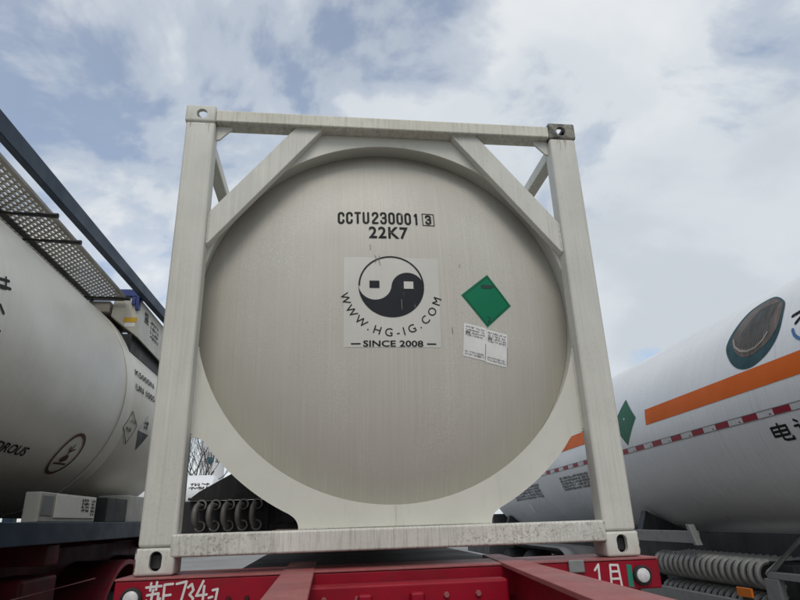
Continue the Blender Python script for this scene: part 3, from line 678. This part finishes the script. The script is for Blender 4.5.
obj('side_print', lay(flat(sp, .1), lambda y, z, l=0: Vector((-2.47-.03*(z-3.61)/.48+.0045+l, y, z))), m_black, cbx)
# cabinets standing on the bottom rail
cab = obj('valve_cabinet', box(BM(), -2.585, -2.47, 1.90, 3.06, 1.669, 1.885), m_box, LC, bevel=.008)
obj('cabinet_door', box(BM(), -2.469, -2.462, 2.16, 3.03, 1.70, 1.875), m_lwhite, cab, bevel=.004)
obj('cabinet_hatch', box(BM(), -2.469, -2.463, 1.93, 2.12, 1.715, 1.86), m_grey, cab, bevel=.004)
obj('warning_print', lay(flat(scribble(2.70, 2.86, 1.75, 1.86, 4, .008, rnd)+scribble(2.92, 3.0, 1.72, 1.86, 5, .007, rnd), .1), lambda y, z, l=0: Vector((-2.4605+l, y, z))), m_black, cab)
obj('valve_cabinet', box(BM(), -2.80, -2.49, 3.42, 4.05, 1.669, 1.90), m_dark, LC, bevel=.008)
obj('valve_cabinet', box(BM(), -2.80, -2.48, 4.06, 6.2, 1.669, 1.945), m_box, LC, bevel=.008)
obj('light_blocking_plate', box(BM(), 2*LA.x-LX+.115, LX-.115, -2.7, 6.3, 1.640, 1.667), m_dark, LC)  # added dark plate, keeps ground light off the tank underside
# its trailer
LT_ = thing('container_trailer', 'shaded red trailer under the blue framed tank container', 'trailer', (-3.63, 2.0, 0))
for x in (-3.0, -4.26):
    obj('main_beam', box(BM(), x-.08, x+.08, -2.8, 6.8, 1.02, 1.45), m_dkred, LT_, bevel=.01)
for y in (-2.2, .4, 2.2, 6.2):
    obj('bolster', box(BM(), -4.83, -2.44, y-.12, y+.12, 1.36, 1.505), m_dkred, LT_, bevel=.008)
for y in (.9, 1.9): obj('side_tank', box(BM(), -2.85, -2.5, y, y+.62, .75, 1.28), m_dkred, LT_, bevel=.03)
b = BM(); tube(b, [(-2.44, 1.2, 1.175), (-2.44, 3.2, 1.185)], .007, 8); obj('guard_cable', b, m_redtop, LT_, smooth=True)
for y in (4.05, 5.3):
    for x, s in ((-2.68, 1), (-4.58, -1)): wheel(LT_, x, y, .5, .42, side=s)
    for x in (-2.68, -4.58):
        prf = []
        n = 24
        outer = [(y+.80*math.cos(R(168-156*i/n)), .5+.80*math.sin(R(168-156*i/n))) for i in range(n+1)]
        inn = [(y+.785*math.cos(R(12+156*i/n)), .5+.785*math.sin(R(12+156*i/n))) for i in range(n+1)]
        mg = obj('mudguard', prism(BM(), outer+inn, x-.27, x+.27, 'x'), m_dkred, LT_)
        lip_o = outer; lip_i = [(y+.755*math.cos(R(12+156*i/n)), .5+.755*math.sin(R(12+156*i/n))) for i in range(n+1)]
        obj('mudguard_lip', prism(BM(), lip_o+lip_i, x+.271, x+.283, 'x'), m_red, mg)

# ================================================================== right: white gas tanker semi-trailer
RD = Vector((.00598482, .99987115, -.01489529)); E1 = Vector((.99998209, -.00598549, 0)); E3 = Vector((8.9e-5, .014895, .999889))
RA = Vector((4.60720904, -3.0763112, 2.6429301)); RR = 1.22
def RT(s, a, rad=RR): return RA + RD*s + rad*(math.cos(a)*E1 + math.sin(a)*E3)
G = thing('gas_tanker_trailer', 'white gas tanker trailer with orange stripe, shell emblem and red and white tape', 'tanker trailer', (4.62, 3.0, 0))
prof = [(0, -.75), (.55, -.70), (.95, -.52), (1.15, -.25), (1.22, .1), (1.22, 14.06), (1.214, 14.07), (1.214, 14.09), (1.22, 14.10), (1.16, 14.45), (.95, 14.72), (.5, 14.92), (0, 14.96)]
obj('tank_shell', lathe(BM(), prof, RA, RD, 128), m_rwhite, G, smooth=True)
def ra(deg): return R(deg)*RR
def onR(off): return lambda u, v, l=0: RT(u, v/RR, RR+off+l)
def Rmark(name, polys, m, off=.003, ml=.10, parent=G): return obj(name, lay(flat(polys, ml), onR(off)), m, parent)
def band(s0, s1, a0, a1): return [(s0, ra(a0)), (s1, ra(a0)), (s1, ra(a1)), (s0, ra(a1))]
Rmark('orange_stripe', [band(.4, 6.745, 170.0, 178.7)], m_orange)
Rmark('orange_stripe', [band(7.95, 12.6, 168.6, 177.6)], m_orange)
tb = BM(); k = 0; edges_ = []
while 2.03+k*.20315 < 13.6:
    s_ = 2.03+k*.20315; vs = [tb.verts.new(RT(a_, R(g_), RR+.003)) for a_, g_ in ((s_, 188.0), (s_+.20315, 188.0), (s_+.20315, 189.4), (s_, 189.4))]
    vt = [vs[3], vs[2]]+[tb.verts.new(RT(a_, R(190.8), RR+.003)) for a_ in (s_+.20315, s_)]
    for q in (vs, vt): tb.faces.new(q).material_index = 1-k % 2
    k += 1
tape = obj('reflective_tape', tb, [m_tapewhite, m_tapered], G)
tl = []
for k in range(29):
    s = 2.03+k*.4063+.215; tl += [band(s+.02, s+.045, 189.7, 190.2)]
obj('tape_print', lay(flat(tl), onR(.005)), m_tapered, tape)
b = flat(strokes([[(2.0, ra(188)), (13.6, ra(188))], [(2.0, ra(190.8)), (13.6, ra(190.8))]], .006)); obj('tape_edge', lay(b, onR(.0062)), m_grey, tape)
pq = [(7.28, ra(158.5)), (6.975, ra(172.4)), (7.275, ra(186.4)), (7.58, ra(172.4))]
rp = Rmark('hazard_placard', [pq], m_green_dk)
obj('placard_mark', lay(flat([[(7.28, ra(170)), (7.26, ra(170.8)), (7.28, ra(171.6)), (7.30, ra(170.8))]]), onR(.005)), m_paper, rp)
mus = [(4.717, 134.11), (4.514, 141.11), (4.442, 146.88), (4.44, 157.93), (4.554, 165.12), (4.754, 168.99), (4.926, 168.82), (5.07, 164.91), (5.183, 157.15), (5.196, 151.63), (5.128, 143.0), (5.039, 136.21), (4.9, 133.44)]
def smooth_closed(p, n=5):
    out = []
    m_ = len(p)
    for i in range(m_):
        a, b_, c_, d = (Vector(p[(i+k-1) % m_]) for k in range(4))
        for k in range(n):
            t = k/n; out.append(tuple(.5*((2*b_)+(c_-a)*t+(2*a-5*b_+4*c_-d)*t*t+(3*b_-a-3*c_+d)*t**3)))
    return out
musp = [(s, ra(a)) for s, a in smooth_closed(mus)]
mo = Rmark('shell_emblem', [musp], m_teal, .003, .06)
# bronze growth ridges fanning inside the emblem
mcx, mcz = 4.80, ra(150)
inner = [(mcx+(a-mcx)*.85-.02, mcz+(b_-mcz)*.80-.03) for a, b_ in musp]
obj('emblem_ridges', lay(flat([inner], .06), onR(.0045)), m_ridge, mo)
rg = []
for k in range(14):
    t = k/13
    top = (4.56+.27*t, ra(141-1.5*t)); bot = (4.60+.46*t, ra(160.5-.55*abs(k-6)))
    rg += strokes([[top, ((top[0]+bot[0])/2+.012, (top[1]+bot[1])/2), bot]], .007)
obj('emblem_ridge_lines', lay(flat(rg, .06), onR(.006)), m_teal, mo)
obj('emblem_rim', lay(flat(strokes([[(5.101, ra(152)), (5.05, ra(156.5)), (4.96, ra(159.8)), (4.849, ra(161.5)), (4.74, ra(161.3)), (4.65, ra(159.3)), (4.60, ra(156.5))]], .022), .05), onR(.0075)), m_rim, mo)
# lettering: two Chinese characters below the tape, a name at the top running out of the picture
def rchar(lines, s0, s1, a0, a1):       # unit square -> (s, angle); reading direction is towards decreasing s
    return [[(s0+(s1-s0)*x, ra(a0)+(ra(a1)-ra(a0))*y) for x, y in ln] for ln in lines]
dian = [[(.08, .82), (.88, .82), (.88, .30), (.08, .30), (.08, .82)], [(.08, .56), (.88, .56)], [(.48, 1.0), (.48, .06), (.60, .0), (.98, .0), (.98, .14)]]
hua = [[(.10, .98), (.22, .86)], [(.02, .64), (.22, .66), (.20, .12), (.34, .24)], [(.92, 1.0), (.50, .90)], [(.40, .68), (1.0, .70)], [(.70, .92), (.70, .42)], [(.48, .42), (.92, .42), (.90, .04), (.50, .04), (.48, .42)]]
Rmark('phone_lettering', strokes(rchar(dian, 4.80, 4.58, 200.9, 194.2), .022)+strokes(rchar(hua, 4.52, 4.28, 200.9, 194.0), .020)+strokes(rchar([[(.1, .7), (.1, .3)]], 4.2, 4.1, 200, 194), .02), m_black, .003, .05)
Rmark('company_lettering', strokes(rchar([[(0, .45), (1, .62)], [(.55, 1.0), (.62, .85)], [(.75, .55), (.2, 0.0)]], 4.30, 4.05, 158, 149), .034), m_black, .003, .05)
Rmark('company_underline', strokes([[(4.283, ra(160.4)), (4.262, ra(163)), (4.22, ra(165)), (4.16, ra(166.4)), (4.05, ra(167))]], .03), m_bluev, .003, .05)
rnd = random.Random(21)
Rmark('specification_print', scribble(8.72, 9.85, ra(195.2), ra(206), 5, .016, rnd), m_ink, .003, .2)
Rmark('specification_print', scribble(10.95, 12.6, ra(195.7), ra(208), 5, .018, rnd), m_ink, .003, .2)
Rmark('white_sticker', [[(11.86, ra(212.5)), (12.02, ra(212.5)), (12.1, ra(222)), (11.94, ra(222))]], m_paper, .004)
b = BM(); tube(b, [RT(4.63, R(213), RR+.02), RT(3.7, R(213.5), RR+.02)], .006, 6); obj('ground_wire', b, m_grey, G)
# under the tank
obj('side_rail', box(BM(), 3.40, 3.46, 3.06, 9.0, 1.285, 1.405), m_grey, G, bevel=.006)
obj('rail_bracket', hexa(BM(), [(3.37, 3.0, 1.27), (3.44, 3.0, 1.27), (3.44, 3.055, 1.27), (3.37, 3.055, 1.27)], [(3.37, 3.09, 1.47), (3.44, 3.09, 1.47), (3.44, 3.15, 1.47), (3.37, 3.15, 1.47)]), m_grey, G, bevel=.006)
for x in (4.1, 5.14): obj('main_beam', box(BM(), x-.07, x+.07, -.6, 11.5, .95, 1.36), m_dark, G, bevel=.01)
for y in (.2, 4.6, 10.6): obj('saddle', prism(BM(), [(3.62, 1.30), (5.62, 1.30), (5.50, 1.62), (5.1, 1.43), (4.62, 1.36), (4.1, 1.43), (3.74, 1.62)], y, y+.12), m_dark, G)
vp = obj('vaporizer', box(BM(), 3.62, 4.0, 2.05, 4.1, .62, 1.13), m_dark, G)
for row, (zt_, zb_, x0, n) in enumerate(((1.165, .955, 3.405, 18), (.872, .70, 3.46, 18))):
    for i in range(n):
        y = 2.20+i*.1; p = [(x0+.42, y, zt_)]; hh = (zt_-zb_)/2; zc = (zt_+zb_)/2
        for k in range(11):
            a = math.pi*k/10; p.append((x0+.10-.10*math.sin(a), y+.02*math.sin(a), zc+hh*math.cos(a)))
        p.append((x0+.42, y, zb_)); obj('tube', tube(BM(), p, .026, 8), m_tube, vp, smooth=True)
obj('side_guard', box(BM(), 3.36, 3.42, 1.2, 4.3, .66, .832), m_grey, G, bevel=.006)
obj('amber_reflector', box(BM(), 3.335, 3.358, 2.26, 2.46, .872, .948), m_amber, G, bevel=.006)
obj('reflector_bracket', box(BM(), 3.3585, 3.375, 2.30, 2.42, .80, .95), m_dark, G)
b = BM(); tube(b, [(3.40, 2.07, 1.075), (3.40, 1.35, 1.52)], .035, 4); obj('guard_brace', b, m_grey, G)
obj('guard_rail', box(BM(), 3.37, 3.43, 1.0, 2.06, 1.045, 1.10), m_grey, G, bevel=.005)
obj('guard_post', box(BM(), 3.365, 3.425, 1.93, 2.10, .834, 1.044), m_grey, G, bevel=.005)
obj('guard_post', box(BM(), 3.50, 3.53, 1.0, 1.9, .70, 1.03), m_dark, G, bevel=.005)
obj('equipment_cabinet', box(BM(), 3.55, 5.7, 11.3, 14.2, .75, 1.66), m_dark, G, bevel=.02)
for y in (7.2, 8.5, 9.8):
    for x, s in ((3.58, -1), (5.66, 1)):
        wheel(G, x, y, .50, .42, side=s)
    b = BM(); tube(b, [(3.8, y, .5), (5.4, y, .5)], .07, 12); obj('axle', b, m_dark, G, smooth=True)

for x in (3.58, 5.66):
    def arch(r_, g_): return [(10.55+r_*math.cos(R(a)), .52+r_*math.sin(R(a))) for a in range(10, 91, 8)]+[(6.75+r_*math.cos(R(a)), .52+r_*math.sin(R(a))) for a in range(90, 187, 8)]
    obj('mudguard', prism(BM(), arch(.60, 0)+arch(.585, 0)[::-1], x-.28, x+.28, 'x'), m_plastic, G, smooth=True)
# ================================================================== things behind
Fb = thing('flatbed_trailer', 'red flatbed trailer glimpsed beneath the white gas tanker', 'trailer', (9.6, 6, 0))
obj('deck', box(BM(), 8.4, 10.8, -1, 12, .93, 1.02), m_white_paint, Fb, bevel=.01)
obj('side_beam', box(BM(), 8.38, 8.5, -1, 12, .74, .925), m_red, Fb, bevel=.01)
obj('side_beam', box(BM(), 10.7, 10.82, -1, 12, .74, .925), m_red, Fb, bevel=.01)
for y in (7, 8.3, 9.6):
    for x in (8.7, 10.5): wheel(Fb, x, y, .36, .35, side=(-1 if x < 9 else 1))
# white vertical storage tank with a round teal emblem
TW = thing('storage_tank', 'tall white upright storage tank with a round teal emblem, seen far behind the frame', 'storage tank', (-11.75, 61.2, 0))
obj('tank_shell', lathe(BM(), [(0, 1.2), (.6, 1.25), (1.15, 1.5), (1.2, 1.8), (1.2, 11.0), (1.1, 11.4), (.7, 11.7), (0, 11.85)], (-11.75, 61.2, 0), (0, 0, 1), 48), m_far_white, TW, smooth=True)
for k in range(3):
    a = R(90+120*k); obj('leg', box(BM(), -11.75+.9*math.cos(a)-.08, -11.75+.9*math.cos(a)+.08, 61.2+.9*math.sin(a)-.08, 61.2+.9*math.sin(a)+.08, 0, 1.45), m_grey, TW)
def onT(u, z, l=0): a = R(-96)+u/1.2; return Vector((-11.75+1.204*math.cos(a), 61.2+1.204*math.sin(a), z))
obj('teal_emblem', lay(flat([circ(.10, 7.72, .36, 0, 360, 28)[:-1]], .12), onT), m_farteal, TW)
b = fit(text2d('a.', .02), .60, 1.05, 7.5, 7.98); obj('lettering', lay(b, onT), m_black, TW)
TT = thing('tank_trailer', 'low white tank trailer with dark lettering far behind, beside the upright storage tank', 'tank trailer', (-8.6, 36.4, 0))
obj('tank_shell', lathe(BM(), [(0, -3.4), (.7, -3.3), (1.05, -3.0), (1.1, -2.6), (1.1, 1.15), (1.05, 1.5), (.7, 1.75), (0, 1.85)], (-8.6, 36.4, 3.45), (1, 0, 0), 48), m_far_white, TT, smooth=True)
obj('chassis', box(BM(), -11.7, -6.9, 35.6, 37.2, 1.6, 2.3), m_grey, TT)
for x in (-11, -9.7, -7.6): wheel(TT, x, 35.7, .5, .35); 
for x in (-11, -7.6): obj('support_leg', box(BM(), x-.1, x+.1, 36.2, 36.6, .3, 1.6), m_grey, TT)
obj('lettering', lay(flat(scribble(-8.5, -7.3, 3.62, 4.05, 2, .05, random.Random(2)), .2), lambda x, z, l=0: Vector((x, 36.4-math.sqrt(1.21-(z-3.45)**2)-.01-l, z))), m_black, TT)
# bare tree
def bare_tree(x, y, h, seed, label):
    rnd = random.Random(seed); t = thing('bare_tree', label, 'tree', (x, y, 0))
    tr = BM(); br = BM()
    tube(tr, [(x, y, -.1), (x+.1, y, h*.22), (x-.05, y+.05, h*.45)], .16, 8, .10)
    def grow(p, d, l, r_, depth):
        n = 3; pts = [p]; q = p; dd = d.copy()
        for _ in range(n):
            dd = (dd+Vector((rnd.uniform(-.25, .25), rnd.uniform(-.25, .25), rnd.uniform(-.05, .25)))).normalized(); q = q+dd*l/n; pts.append(q)
        tube(br, pts, r_, 5 if depth < 3 else 3, r_*.55)
        if depth >= 5: return
        for k in range(rnd.choice((2, 3, 3))):
            i = rnd.choice((1, 2, 3)); ax = Vector((rnd.uniform(-1, 1), rnd.uniform(-1, 1), rnd.uniform(-.1, .9)))
            grow(pts[i], (dd*.8+ax*.8).normalized(), l*rnd.uniform(.62, .82), r_*.58, depth+1)
    for k in range(8):
        a = k*1.57+rnd.random(); grow(Vector((x-.05, y+.05, h*(.28+.022*k))), Vector((.6*math.cos(a), .6*math.sin(a), .8)).normalized(), h*.27, .07, 0)
    obj('trunk', tr, m_bark, t, smooth=True); obj('crown', br, m_bark, t)
bare_tree(-10.9, 50, 10.5, 4, 'bare leafless tree with fine grey twigs just behind the low white tank trailer')
